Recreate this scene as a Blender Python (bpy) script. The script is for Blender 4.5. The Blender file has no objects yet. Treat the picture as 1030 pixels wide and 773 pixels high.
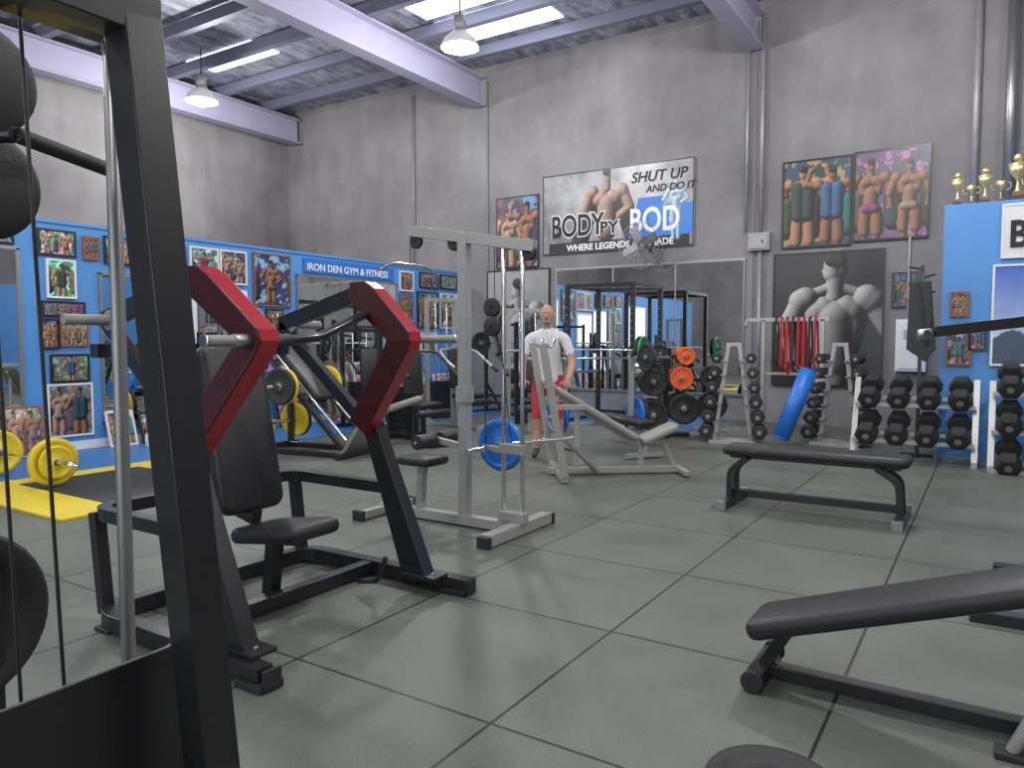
import bpy, bmesh, math, random
import numpy as np
from mathutils import Vector, Matrix
random.seed(4)
V=Vector
sc=bpy.context.scene
try:
    sc.view_settings.view_transform='Standard'
except Exception: pass
COL=bpy.context.collection

# ---------------------------------------------------------------- materials
def newmat(n):
    m=bpy.data.materials.new(n); m.use_nodes=True
    nt=m.node_tree; return m,nt,nt.nodes['Principled BSDF']
def mat(n,c,rough=.5,metal=0,var=.12,scale=30,bump=0.0,bscale=200,coat=0,emis=0):
    m,nt,b=newmat(n)
    b.inputs['Roughness'].default_value=rough; b.inputs['Metallic'].default_value=metal
    tc=nt.nodes.new('ShaderNodeTexCoord'); ns=nt.nodes.new('ShaderNodeTexNoise')
    ns.inputs['Scale'].default_value=scale; ns.inputs['Detail'].default_value=3
    nt.links.new(tc.outputs['Object'],ns.inputs['Vector'])
    mx=nt.nodes.new('ShaderNodeMix'); mx.data_type='RGBA'
    mx.inputs['A'].default_value=(*[max(0,x*(1-var)) for x in c],1); mx.inputs['B'].default_value=(*[min(1,x*(1+var)) for x in c],1)
    nt.links.new(ns.outputs['Fac'],mx.inputs['Factor']); nt.links.new(mx.outputs['Result'],b.inputs['Base Color'])
    if bump:
        n2=nt.nodes.new('ShaderNodeTexNoise'); n2.inputs['Scale'].default_value=bscale
        nt.links.new(tc.outputs['Object'],n2.inputs['Vector'])
        bp=nt.nodes.new('ShaderNodeBump'); bp.inputs['Strength'].default_value=bump; bp.inputs['Distance'].default_value=.01
        nt.links.new(n2.outputs['Fac'],bp.inputs['Height']); nt.links.new(bp.outputs['Normal'],b.inputs['Normal'])
    if coat: b.inputs['Coat Weight'].default_value=coat
    if emis:
        b.inputs['Emission Color'].default_value=(*c,1); b.inputs['Emission Strength'].default_value=emis
    return m
BLK=mat('black_powdercoat',(.014,.014,.016),.35,coat=.2)
LEA=mat('black_vinyl',(.019,.019,.021),.42,bump=.15,bscale=350)
RED=mat('red_powdercoat',(.38,.010,.022),.3,coat=.4)
RED_SHADE=mat('red_shaded_side',(.05,.004,.007),.4)  # darker copy of the arm red, shading of the side faces painted in
SIL=mat('silver_powdercoat',(.42,.42,.40),.33,metal=.35)
CHR=mat('chrome',(.72,.72,.72),.16,metal=1)
STL=mat('steel_grey',(.33,.33,.33),.35,metal=.7)
RUB=mat('rubber_black',(.02,.02,.021),.6,bump=.2)
GRIP=mat('grey_grip',(.27,.26,.24),.6)
BEI=mat('beige_vinyl',(.29,.29,.265),.5,bump=.1)
YEL=mat('yellow_rubber',(.72,.55,.03),.5)
BLUP=mat('blue_rubber',(.02,.16,.58),.4)
GRN=mat('green_rubber',(.02,.25,.08),.45)
ORG=mat('orange_rubber',(.75,.12,.03),.45)
REDB=mat('red_band',(.4,.01,.015),.5)
WHT=mat('white_paint',(.75,.75,.76),.5)
GOLD=mat('gold_trophy',(.8,.68,.38),.3,metal=.7)
BLUW=mat('blue_wall_paint',(.085,.27,.62),.5,var=.08,scale=2)
BLUF=mat('blue_floor_mat',(.03,.17,.45),.4,var=.15,scale=4)
GAL=mat('galvanised',(.33,.33,.35),.45,metal=.3,var=.2,scale=6)
BEAM=mat('beam_paint',(.36,.34,.46),.5,var=.1,scale=3)
DBEAM=mat('purlin_steel',(.15,.15,.21),.5,metal=.2)
SKN=mat('skin',(.52,.29,.21),.5,var=.06)
SHIRT=mat('white_shirt',(.72,.72,.74),.8)
PANT=mat('red_shorts',(.5,.05,.07),.8)
SHOE=mat('shoe_dark',(.05,.05,.06),.6)
BEARD=mat('beard_grey',(.3,.24,.2),.9)
LIP=mat('lip',(.35,.12,.1),.5)
DARKINK=mat('black_ink',(.01,.01,.012),.6)
WINK=mat('white_ink',(.8,.8,.82),.6)
WOOD=mat('brown_frame',(.25,.09,.03),.5)
EMI=mat('lamp_glow',(1,.98,.95),.5,var=0,emis=14)
SKYL=mat('skylight_panel',(.8,.88,1),.5,var=.1,emis=2.4)
def mirror_mat():
    m,nt,b=newmat('mirror_glass'); b.inputs['Metallic'].default_value=1; b.inputs['Roughness'].default_value=.015
    b.inputs['Base Color'].default_value=(.86,.88,.88,1); return m
MIR=mirror_mat()
def vc_mat():
    m,nt,b=newmat('printed_poster'); a=nt.nodes.new('ShaderNodeAttribute'); a.attribute_name='ink'
    nt.links.new(a.outputs['Color'],b.inputs['Base Color']); b.inputs['Roughness'].default_value=.4; return m
PRINT=vc_mat()
def concrete():
    m,nt,b=newmat('concrete_wall'); N=nt.nodes; L=nt.links
    tc=N.new('ShaderNodeTexCoord')
    a=N.new('ShaderNodeTexNoise'); a.inputs['Scale'].default_value=.45; a.inputs['Detail'].default_value=8; a.inputs['Roughness'].default_value=.62
    L.new(tc.outputs['Object'],a.inputs['Vector'])
    r=N.new('ShaderNodeValToRGB'); r.color_ramp.elements[0].position=.3; r.color_ramp.elements[1].position=.72
    r.color_ramp.elements[0].color=(.145,.138,.142,1); r.color_ramp.elements[1].color=(.29,.28,.285,1)
    L.new(a.outputs['Fac'],r.inputs['Fac'])
    mp=N.new('ShaderNodeMapping'); mp.inputs['Scale'].default_value=(2.5,2.5,.7); L.new(tc.outputs['Object'],mp.inputs['Vector'])
    s=N.new('ShaderNodeTexNoise'); s.inputs['Scale'].default_value=1.3; s.inputs['Detail'].default_value=6; L.new(mp.outputs['Vector'],s.inputs['Vector'])
    mr=N.new('ShaderNodeMapRange'); mr.inputs['To Min'].default_value=.75; mr.inputs['To Max'].default_value=1.25; L.new(s.outputs['Fac'],mr.inputs['Value'])
    mx=N.new('ShaderNodeMix'); mx.data_type='RGBA'; mx.blend_type='MULTIPLY'; mx.inputs['Factor'].default_value=1
    L.new(r.outputs['Color'],mx.inputs['A']); L.new(mr.outputs['Result'],mx.inputs['B']); L.new(mx.outputs['Result'],b.inputs['Base Color'])
    b.inputs['Roughness'].default_value=.7
    bp=N.new('ShaderNodeBump'); bp.inputs['Strength'].default_value=.25; bp.inputs['Distance'].default_value=.02; L.new(a.outputs['Fac'],bp.inputs['Height']); L.new(bp.outputs['Normal'],b.inputs['Normal'])
    return m
CONC=concrete()
def floor_mat():
    m,nt,b=newmat('rubber_tile_floor'); N=nt.nodes; L=nt.links
    tc=N.new('ShaderNodeTexCoord'); sp=N.new('ShaderNodeSeparateXYZ'); L.new(tc.outputs['Object'],sp.inputs[0])
    def M(op,a,bv=None,c=None):
        n=N.new('ShaderNodeMath'); n.operation=op
        for i,x in enumerate((a,bv,c)):
            if x is None: continue
            if isinstance(x,(int,float)): n.inputs[i].default_value=x
            else: L.new(x,n.inputs[i])
        return n.outputs[0]
    tx=M('DIVIDE',M('ADD',sp.outputs['X'],1.5),1.03); ty=M('DIVIDE',M('SUBTRACT',sp.outputs['Y'],2.19),1.03)
    dx=M('PINGPONG',tx,.5); dy=M('PINGPONG',ty,.5)
    dm=M('MINIMUM',dx,dy)
    mask=N.new('ShaderNodeMapRange'); mask.inputs['From Min'].default_value=.004; mask.inputs['From Max'].default_value=.009; L.new(dm,mask.inputs['Value'])
    cmb=N.new('ShaderNodeCombineXYZ'); L.new(M('FLOOR',tx),cmb.inputs[0]); L.new(M('FLOOR',ty),cmb.inputs[1])
    wn=N.new('ShaderNodeTexWhiteNoise'); L.new(cmb.outputs[0],wn.inputs['Vector'])
    n1=N.new('ShaderNodeTexNoise'); n1.inputs['Scale'].default_value=1.1; n1.inputs['Detail'].default_value=7; n1.inputs['Roughness'].default_value=.65; L.new(tc.outputs['Object'],n1.inputs['Vector'])
    n2=N.new('ShaderNodeTexNoise'); n2.inputs['Scale'].default_value=110; n2.inputs['Detail'].default_value=3; L.new(tc.outputs['Object'],n2.inputs['Vector'])
    v=M('ADD',M('ADD',M('MULTIPLY',n1.outputs['Fac'],.55),M('MULTIPLY',n2.outputs['Fac'],.5)),M('MULTIPLY',wn.outputs['Value'],.06))
    r=N.new('ShaderNodeValToRGB'); r.color_ramp.elements[0].position=.32; r.color_ramp.elements[1].position=.78
    r.color_ramp.elements[0].color=(.062,.071,.055,1); r.color_ramp.elements[1].color=(.175,.188,.158,1); L.new(v,r.inputs['Fac'])
    mx=N.new('ShaderNodeMix'); mx.data_type='RGBA'; mx.inputs['A'].default_value=(.008,.009,.008,1); L.new(mask.outputs['Result'],mx.inputs['Factor']); L.new(r.outputs['Color'],mx.inputs['B'])
    L.new(mx.outputs['Result'],b.inputs['Base Color'])
    rr=N.new('ShaderNodeMapRange'); rr.inputs['To Min'].default_value=.36; rr.inputs['To Max'].default_value=.62; L.new(n1.outputs['Fac'],rr.inputs['Value']); L.new(rr.outputs['Result'],b.inputs['Roughness'])
    bp=N.new('ShaderNodeBump'); bp.inputs['Strength'].default_value=.35; bp.inputs['Distance'].default_value=.004
    L.new(n2.outputs['Fac'],bp.inputs['Height']); L.new(bp.outputs['Normal'],b.inputs['Normal'])
    return m
FLOORM=floor_mat()
def foil():
    m,nt,b=newmat('ceiling_foil'); N=nt.nodes; L=nt.links
    tc=N.new('ShaderNodeTexCoord'); mp=N.new('ShaderNodeMapping'); mp.inputs['Scale'].default_value=(1,.35,1); L.new(tc.outputs['Object'],mp.inputs['Vector'])
    n=N.new('ShaderNodeTexNoise'); n.inputs['Scale'].default_value=5; n.inputs['Detail'].default_value=6; n.inputs['Roughness'].default_value=.7; L.new(mp.outputs['Vector'],n.inputs['Vector'])
    r=N.new('ShaderNodeValToRGB'); r.color_ramp.elements[0].position=.38;r.color_ramp.elements[1].position=.68
    r.color_ramp.elements[0].color=(.12,.12,.17,1); r.color_ramp.elements[1].color=(.52,.53,.64,1); L.new(n.outputs['Fac'],r.inputs['Fac']); L.new(r.outputs['Color'],b.inputs['Base Color'])
    b.inputs['Metallic'].default_value=.25; b.inputs['Roughness'].default_value=.45
    bp=N.new('ShaderNodeBump'); bp.inputs['Strength'].default_value=.6; bp.inputs['Distance'].default_value=.05; L.new(n.outputs['Fac'],bp.inputs['Height']); L.new(bp.outputs['Normal'],b.inputs['Normal'])
    return m
FOIL=foil()

# ---------------------------------------------------------------- builder
def basis(d,up=V((0,0,1))):
    d=d.normalized()
    if abs(d.dot(up))>.98: up=V((0,1,0)) if abs(d.y)<.9 else V((1,0,0))
    s=d.cross(up).normalized(); u=s.cross(d).normalized(); return d,s,u
def fillet(pts,r,k=5):
    pts=[V(p) for p in pts]; out=[pts[0]]
    for i in range(1,len(pts)-1):
        a,b,c=pts[i-1],pts[i],pts[i+1]
        l=min(r,(a-b).length*.45,(c-b).length*.45)
        p=b+(a-b).normalized()*l; q=b+(c-b).normalized()*l
        for j in range(k+1):
            t=j/k; out.append(p*(1-t)**2+b*2*t*(1-t)+q*t*t)
    out.append(pts[-1]); return out
class B:
    def __init__(s): s.v=[];s.f=[];s.m=[];s.s=[];s.mats=[]
    def mi(s,m):
        if m not in s.mats: s.mats.append(m)
        return s.mats.index(m)
    def add(s,vs,fs,m,sm=False):
        o=len(s.v); s.v+= [V(x) for x in vs]; i=s.mi(m)
        for f in fs: s.f.append([o+k for k in f]); s.m.append(i); s.s.append(sm)
    def box(s,c,sz,m,rot=None):
        c=V(c); h=[x/2 for x in sz]; R=rot or Matrix.Identity(3)
        vs=[c+R@V((x*h[0],y*h[1],z*h[2])) for x in(-1,1) for y in(-1,1) for z in(-1,1)]
        s.add(vs,[(0,1,3,2),(4,6,7,5),(0,4,5,1),(2,3,7,6),(0,2,6,4),(1,5,7,3)],m)
    def beam(s,p,q,w,h,m,up=V((0,0,1)),w2=None,h2=None):
        p,q=V(p),V(q); d,a,u=basis(q-p,up); w2=w2 or w; h2=h2 or h
        vs=[p+a*x*w/2+u*y*h/2 for x,y in((-1,-1),(1,-1),(1,1),(-1,1))]+[q+a*x*w2/2+u*y*h2/2 for x,y in((-1,-1),(1,-1),(1,1),(-1,1))]
        s.add(vs,[(3,2,1,0),(4,5,6,7),(0,1,5,4),(1,2,6,5),(2,3,7,6),(3,0,4,7)],m)
    def cyl(s,p,q,r,m,r2=None,n=16,sm=True):
        p,q=V(p),V(q); d,a,u=basis(q-p); r2=r if r2 is None else r2
        vs=[];
        for c,rr in((p,r),(q,r2)):
            for i in range(n):
                t=2*math.pi*i/n; vs.append(c+a*math.cos(t)*rr+u*math.sin(t)*rr)
        s.add(vs,[(i,(i+1)%n,n+(i+1)%n,n+i) for i in range(n)],m,sm)
        s.add(vs[:n],[tuple(range(n))[::-1]],m); s.add(vs[n:],[tuple(range(n))],m)
    def sph(s,c,r,m,n=16,k=10):
        c=V(c); r=(r,r,r) if not hasattr(r,'__len__') else r; vs=[];fs=[]
        for j in range(k+1):
            ph=math.pi*j/k
            for i in range(n):
                t=2*math.pi*i/n; vs.append(c+V((r[0]*math.sin(ph)*math.cos(t),r[1]*math.sin(ph)*math.sin(t),r[2]*math.cos(ph))))
        for j in range(k):
            for i in range(n): fs.append((j*n+i,(j+1)*n+i,(j+1)*n+(i+1)%n,j*n+(i+1)%n))
        s.add(vs,fs,m,True)
    def prism(s,poly,vec,m):
        p=[V(x) for x in poly]; vec=V(vec); n=len(p)
        s.add(p+[x+vec for x in p],[tuple(range(n))[::-1],tuple(range(n,2*n))]+[(i,(i+1)%n,n+(i+1)%n,n+i) for i in range(n)],m)
    def path(s,pts,r,m,fil=.06,n=10,sq=None,closed=False):
        P=fillet(pts,fil) if len(pts)>2 else [V(x) for x in pts]
        d,a,u=basis(P[1]-P[0])
        if sq: prof=[(-sq[0]/2,-sq[1]/2),(sq[0]/2,-sq[1]/2),(sq[0]/2,sq[1]/2),(-sq[0]/2,sq[1]/2)]
        else: prof=[(r*math.cos(2*math.pi*i/n),r*math.sin(2*math.pi*i/n)) for i in range(n)]
        k=len(prof); vs=[]; prev=d
        for i,p in enumerate(P):
            if i==0: t=P[1]-P[0]
            elif i==len(P)-1: t=P[-1]-P[-2]
            else: t=(P[i+1]-P[i]).normalized()+(P[i]-P[i-1]).normalized()
            t=t.normalized(); q=prev.rotation_difference(t); a=q@a; u=q@u; prev=t
            vs+=[p+a*x+u*y for x,y in prof]
        fs=[]
        for i in range(len(P)-1):
            for j in range(k): fs.append((i*k+j,i*k+(j+1)%k,(i+1)*k+(j+1)%k,(i+1)*k+j))
        s.add(vs,fs,m,sq is None)
        s.add(vs[:k],[tuple(range(k))[::-1]],m); s.add(vs[-k:],[tuple(range(k))],m)
    def rev(s,o,ax,prof,m,n=32):
        o=V(o); d,a,u=basis(V(ax)); vs=[];fs=[]
        for r,h in prof:
            for i in range(n):
                t=2*math.pi*i/n; vs.append(o+d*h+a*math.cos(t)*r+u*math.sin(t)*r)
        for j in range(len(prof)-1):
            for i in range(n): fs.append((j*n+i,j*n+(i+1)%n,(j+1)*n+(i+1)%n,(j+1)*n+i))
        s.add(vs,fs,m,True)
    def plate(s,c,ax,R=.225,t=.045,m=RUB,hub=STL):
        h=t/2
        s.rev(c,ax,[(.026,-h),(R*.26,-h),(R*.3,-h*.55),(R*.74,-h*.55),(R*.8,-h),(R*.96,-h),(R,-h*.6),(R,h*.6),(R*.96,h),(R*.8,h),(R*.74,h*.55),(R*.3,h*.55),(R*.26,h),(.026,h),(.026,-h)],m,36)
        s.rev(c,ax,[(.026,-h*1.1),(R*.2,-h*1.1),(R*.2,h*1.1),(.026,h*1.1)],hub,20)
    def hexdb(s,c,ax,L=.34,r=.085,m=RUB):
        c=V(c); ax=V(ax).normalized(); hl=L*.31
        for sg in(-1,1):
            a=c+ax*sg*(L/2); b=c+ax*sg*(L/2-hl)
            s.cyl(b,a-ax*sg*.015,r,m,n=6,sm=False); s.cyl(a-ax*sg*.015,a,r,m,r2=r*.8,n=6,sm=False)
            s.cyl(b-ax*sg*.008,b,r*.75,m,r2=r,n=6,sm=False)
            s.cyl(a,a+ax*sg*.002,r*.3,STL,n=10)
        s.cyl(c-ax*(L/2-hl),c+ax*(L/2-hl),.016,CHR,n=10)
    def obj(s,name,org=(0,0,0),rot=0,local=False,bev=.004,parent=None):
        me=bpy.data.meshes.new(name); org=V(org)
        vs=s.v if local else [x-org for x in s.v]
        me.from_pydata([tuple(x) for x in vs],[],s.f)
        for m in s.mats: me.materials.append(m)
        me.polygons.foreach_set('material_index',s.m); me.polygons.foreach_set('use_smooth',s.s); me.update()
        bm=bmesh.new(); bm.from_mesh(me); bmesh.ops.remove_doubles(bm,verts=bm.verts,dist=1e-5); bmesh.ops.recalc_face_normals(bm,faces=bm.faces); bm.to_mesh(me); bm.free()
        o=bpy.data.objects.new(name,me); COL.objects.link(o); o.location=org; o.rotation_euler=(0,0,rot)
        if bev:
            b=o.modifiers.new('bevel','BEVEL'); b.width=bev; b.segments=2; b.limit_method='ANGLE'; b.angle_limit=math.radians(40)
        if parent: o.parent=parent
        return o
def roty(a): return Matrix.Rotation(a,3,'Y')
UPR=Matrix(((0,0,1),(1,0,0),(0,1,0)))   # slab stood upright, face towards +x
def pad(b,c,sz,m,rot=None,r=.03):
    c=V(c); R=rot or Matrix.Identity(3); x,y,z=[k/2 for k in sz]; rings=[]
    def ring(ix,zz,n=5):
        X=x-ix;Y=y-ix; rr=max(.02,min(x,y)*.35-ix); out=[]
        for cx,cy,a0 in((X-rr,Y-rr,0),(-X+rr,Y-rr,90),(-X+rr,-Y+rr,180),(X-rr,-Y+rr,270)):
            for i in range(n):
                a=math.radians(a0+90*i/(n-1)); out.append(c+R@V((cx+rr*math.cos(a),cy+rr*math.sin(a),zz)))
        return out
    q=min(r,z*.9)
    lv=[(q,-z),(q*.3,-z+q*.3),(0,-z+q),(0,z-q),(q*.3,z-q*.3),(q,z)]
    vs=[];
    for ix,zz in lv: rings.append(ring(ix,zz)); vs+=rings[-1]
    n=len(rings[0]); fs=[]
    for j in range(len(lv)-1):
        for i in range(n): fs.append((j*n+i,j*n+(i+1)%n,(j+1)*n+(i+1)%n,(j+1)*n+i))
    fs.append(tuple(range(n))[::-1]); fs.append(tuple(range((len(lv)-1)*n,len(lv)*n)))
    b.add(vs,fs,m,True)
def text(body,loc,size,m,parent=None,face='-y',name='lettering',off=.0,align='LEFT',shear=0,sx=1):
    c=bpy.data.curves.new(name,'FONT'); c.body=body; c.size=size; c.extrude=.003; c.offset=off; c.align_x=align; c.shear=shear
    c.materials.append(m); o=bpy.data.objects.new(name,c); COL.objects.link(o)
    o.rotation_euler=(math.pi/2,0,0) if face=='-y' else (math.pi/2,0,math.pi/2)
    o.scale=(sx,1,1); o.location=loc
    if parent:
        bpy.context.view_layer.update()
        o.parent=parent; o.matrix_parent_inverse=parent.matrix_world.inverted()
    return o

# ---------------------------------------------------------------- posters (printed art as per-vertex ink)
def relief(img,U,W,parts,tone,s=1,light=(-.55,.55,.62),amb=.05,gain=1.0,sharp=90):
    k=sharp/s; acc=np.zeros_like(U)
    for x1,y1,x2,y2,r in parts:
        dx,dy=x2-x1,y2-y1; l=dx*dx+dy*dy+1e-9
        t=np.clip(((U-x1)*dx+(W-y1)*dy)/l,0,1); cx=x1+t*dx; cy=y1+t*dy
        h=np.sqrt(np.clip(r*r-(U-cx)**2-(W-cy)**2,0,None)); acc+=np.exp(np.clip(k*h,0,60))-1
    H=np.log1p(acc)/k; mk=H>1e-4
    du=U[0,1]-U[0,0]; dv=W[1,0]-W[0,0]; gy,gx=np.gradient(H,dv,du); n=np.sqrt(gx*gx+gy*gy+1)
    L=np.clip((-gx*light[0]-gy*light[1]+light[2])/n,0,None); L=amb+gain*L**1.6
    for i in range(3): img[...,i][mk]=(tone[i]*L)[mk]
    return mk
def body(cx,cy,s,pose=0):
    P=[]
    def a(*q):
        for x1,y1,x2,y2,r in q: P.append((cx+x1*s,cy+y1*s,cx+x2*s,cy+y2*s,r*s))
    a((-.07,-.95,-.08,-.55,.055),(.07,-.95,.09,-.55,.055),(-.09,-.5,-.08,-.15,.085),(.1,-.5,.08,-.15,.085),(-.12,-.45,-.11,-.25,.06),(.13,-.45,.12,-.25,.06))
    a((0,-.12,0,.1,.11),(-.1,.12,-.13,.25,.07),(.1,.12,.13,.25,.07),(0,.36,0,.46,.045))
    a((-.09,.28,-.05,.29,.085),(.09,.28,.05,.29,.085))
    for y in(.13,.06,-.01): a((-.035,y,-.03,y,.034),(.035,y,.03,y,.034))
    if pose==0: a((-.21,.33,-.2,.34,.085),(.21,.33,.2,.34,.085),(-.23,.3,-.3,.08,.06),(.23,.3,.3,.08,.06),(-.3,.08,-.27,-.14,.045),(.3,.08,.27,-.14,.045))
    elif pose==1: a((-.21,.36,-.2,.36,.085),(.21,.36,.2,.36,.085),(-.22,.36,-.4,.38,.065),(.22,.36,.4,.38,.065),(-.4,.38,-.33,.58,.045),(.4,.38,.33,.58,.045),(-.32,.6,-.3,.61,.045),(.32,.6,.3,.61,.045))
    else: a((-.21,.33,-.2,.34,.085),(.21,.33,.2,.34,.085),(-.22,.32,-.34,.12,.065),(-.34,.12,-.14,.02,.045),(.22,.32,.35,.12,.065),(.35,.12,.16,.0,.045))
    a((0,.5,0,.56,.062)); return P
def smooth_noise(U,W,seed,f=4):
    r=np.random.RandomState(seed); z=np.zeros_like(U); tot=0
    for o in range(4):
        am=.6**o
        for i in range(4):
            a,b,p=r.uniform(-f,f)*(1.9**o),r.uniform(-f,f)*(1.9**o),r.uniform(0,6.3); z+=am*np.sin(a*U*3+b*W*3+p)*np.sin(b*U*2-a*W*2+p*2)
        tot+=am*1.6
    return np.clip(.5+z/tot*.7,0,1)
def paint_photo(seed,dark=1.0,n=None):
    r=np.random.RandomState(seed)
    def fn(U,W,asp):
        img=np.zeros(U.shape+(3,)); c1=r.uniform(.01,.1,3); c2=r.uniform(.03,.3,3)*dark; c3=r.uniform(.15,.6,3)*dark
        z=smooth_noise(U,W,seed); z2=np.clip((smooth_noise(U,W,seed+500,7)-.62)*9,0,1)
        for i in range(3): img[...,i]=(c1[i]*(1-z)+c2[i]*z)*(1-z2)+c3[i]*z2
        m=n or r.randint(1,4)
        # background crowd then main figures
        for k in range(m+1):
            cx=asp*k/m+r.uniform(-.05,.05); s=.5; t=(.32,.17,.12)
            relief(img,U,W,[(cx,.2,cx,.5,.11),(cx,.6,cx,.63,.045)],tuple(r.uniform(.02,.25,3)),s); relief(img,U,W,[(cx,.62,cx,.66,.045)],t,s)
        for k in range(m):
            cx=asp*(k+.5)/m+r.uniform(-.04,.04); t=[(.6,.28,.17),(.4,.19,.11),(.62,.36,.25)][r.randint(3)]
            s=(.72 if asp<1.3 else .85)*r.uniform(.9,1.1); cy=.45+r.uniform(-.06,.04)
            relief(img,U,W,body(cx,cy,s,r.randint(3)),t,s)
            cl=r.uniform(.01,.4,3)
            relief(img,U,W,[(cx-.06*s,cy-.14*s,cx+.06*s,cy-.14*s,.075*s)] if r.rand()<.5 else [(cx-.07*s,cy-.1*s,cx-.08*s,cy+.3*s,.1*s),(cx+.07*s,cy-.1*s,cx+.08*s,cy+.3*s,.1*s)],cl,s)
            relief(img,U,W,[(cx-.01*s,cy+.585*s,cx+.01*s,cy+.585*s,.052*s)],(.06,.04,.03),s)
        return img
    return fn
def paint_bw(cx,cy,s,bg=.015,tone=(.5,.48,.46)):
    def fn(U,W,asp):
        z=smooth_noise(U,W,5,2); img=np.repeat((bg+z*.03*(1+bg*10))[...,None],3,2)
        P=[]
        def q(*p): P.extend([(cx+a*s,cy+b*s,cx+c*s,cy+d*s,r*s) for a,b,c,d,r in p])
        q((-.04,-.75,.04,-.3,.17),(0,-.3,0,.12,.2),(-.16,.15,-.1,-.12,.12),(.18,.15,.12,-.14,.12))
        q((-.33,.28,-.45,.04,.1),(-.37,.24,-.42,.1,.085),(-.46,.02,-.36,-.26,.078),(-.36,-.28,-.3,-.36,.05))
        q((.35,.27,.5,.03,.105),(.4,.22,.46,.1,.09),(.51,0,.56,-.3,.08),(.56,-.33,.55,-.42,.05))
        q((-.31,.31,-.27,.33,.125),(.33,.3,.29,.33,.13),(0,.34,.0,.5,.085),(-.2,.38,-.04,.44,.055),(.2,.38,.04,.44,.055))
        q((-.15,.2,-.1,.22,.135),(.15,.2,.1,.22,.14))
        for yy,ww in((.05,.065),(-.05,.062),(-.15,.06),(-.25,.055)): q((-.065,yy,-.05,yy,ww),(.065,yy,.05,yy,ww))
        for yy in(.02,-.05,-.12): q((-.19,yy,-.15,yy+.02,.035),(.19,yy,.15,yy+.02,.035))
        q((-.02,.57,-.02,.66,.088),(-.05,.55,-.06,.57,.055),(-.105,.6,-.1,.61,.02),(-.06,.63,-.05,.63,.035))
        relief(img,U,W,P,tone,s,light=(-.66,.55,.4),amb=.02,gain=1.3,sharp=130)
        relief(img,U,W,[(cx-.03*s,cy+.72*s,cx+.03*s,cy+.7*s,.075*s),(cx+.055*s,cy+.67*s,cx+.06*s,cy+.58*s,.045*s)],(.07,.06,.055),s)
        relief(img,U,W,[(cx-.13*s,cy-.62*s,cx+.13*s,cy-.62*s,.11*s)],(.05,.05,.055),s)
        return img
    return fn
def paint_sky(U,W,asp):
    z=smooth_noise(U,W,9,3); img=np.zeros(U.shape+(3,)); k=np.clip(W,0,1)
    for i,(a,b) in enumerate(((.5,.02),(.6,.1),(.8,.5))): img[...,i]=a*(1-k)+b*k+z*.3*(1-k)
    kk=W<.25+.1*np.sin(U*9)
    for i,c in enumerate((.05,.08,.12)): img[...,i][kk]=c
    return img
def paint_banner(U,W,asp):
    z=smooth_noise(U,W,3,2); z2=smooth_noise(U,W,8,6); g=.12+.34*z+.16*z2; g=g*(.75+.35*np.clip(1-abs(U-1.4),0,1)); img=np.stack([g,g*1.0,g*1.05],2)
    def fillr(k,c):
        for i in range(3): img[...,i][k]=c[i]
    T=(.5,.33,.25); cx=.9; cy=.5; s=.72
    relief(img,U,W,[(cx-.3*s,cy+.1*s,cx-.5*s,cy-.5*s,.16*s),(cx+.3*s,cy+.1*s,cx+.5*s,cy-.5*s,.16*s)],(.04,.04,.045),s)
    P=[(cx+a*s,cy+b*s,cx+c*s,cy+d*s,r*s) for a,b,c,d,r in ((0,-.35,0,.1,.18),(-.32,.26,-.42,.02,.09),(.32,.26,.42,.02,.09),(-.42,.02,-.2,-.14,.07),(.42,.02,.2,-.14,.07),(-.29,.3,-.26,.31,.115),(.29,.3,.26,.31,.115),(0,.36,0,.46,.075),(-.14,.19,-.1,.2,.13),(.14,.19,.1,.2,.13),(-.06,.02,-.05,.02,.06),(.06,.02,.05,.02,.06),(-.06,-.08,-.05,-.08,.06),(.06,-.08,.05,-.08,.06),(0,.52,0,.6,.078))]
    relief(img,U,W,P,T,s); relief(img,U,W,[(cx-.01,cy+.63*s,cx+.01,cy+.63*s,.06*s)],(.03,.025,.02),s)
    fillr((W<.14)&(U>.1)&(U<1.95),(.015,.015,.017))
    fillr((abs((U-1.36)-(W-.15)*.28)<.17)&(W>.14)&(W<.6)&(U>1.18),(.02,.14,.5))
    fillr((U>1.46)&(U<1.98)&(W>.14)&(W<.5),(.03,.2,.6))
    relief(img,U,W,body(1.78,.5,.42,2),(.45,.6,.75),.42,amb=.3)
    fillr((U<.02)|(W<.02)|(U>asp-.02)|(W>.98),(.03,.03,.035))
    return img
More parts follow.
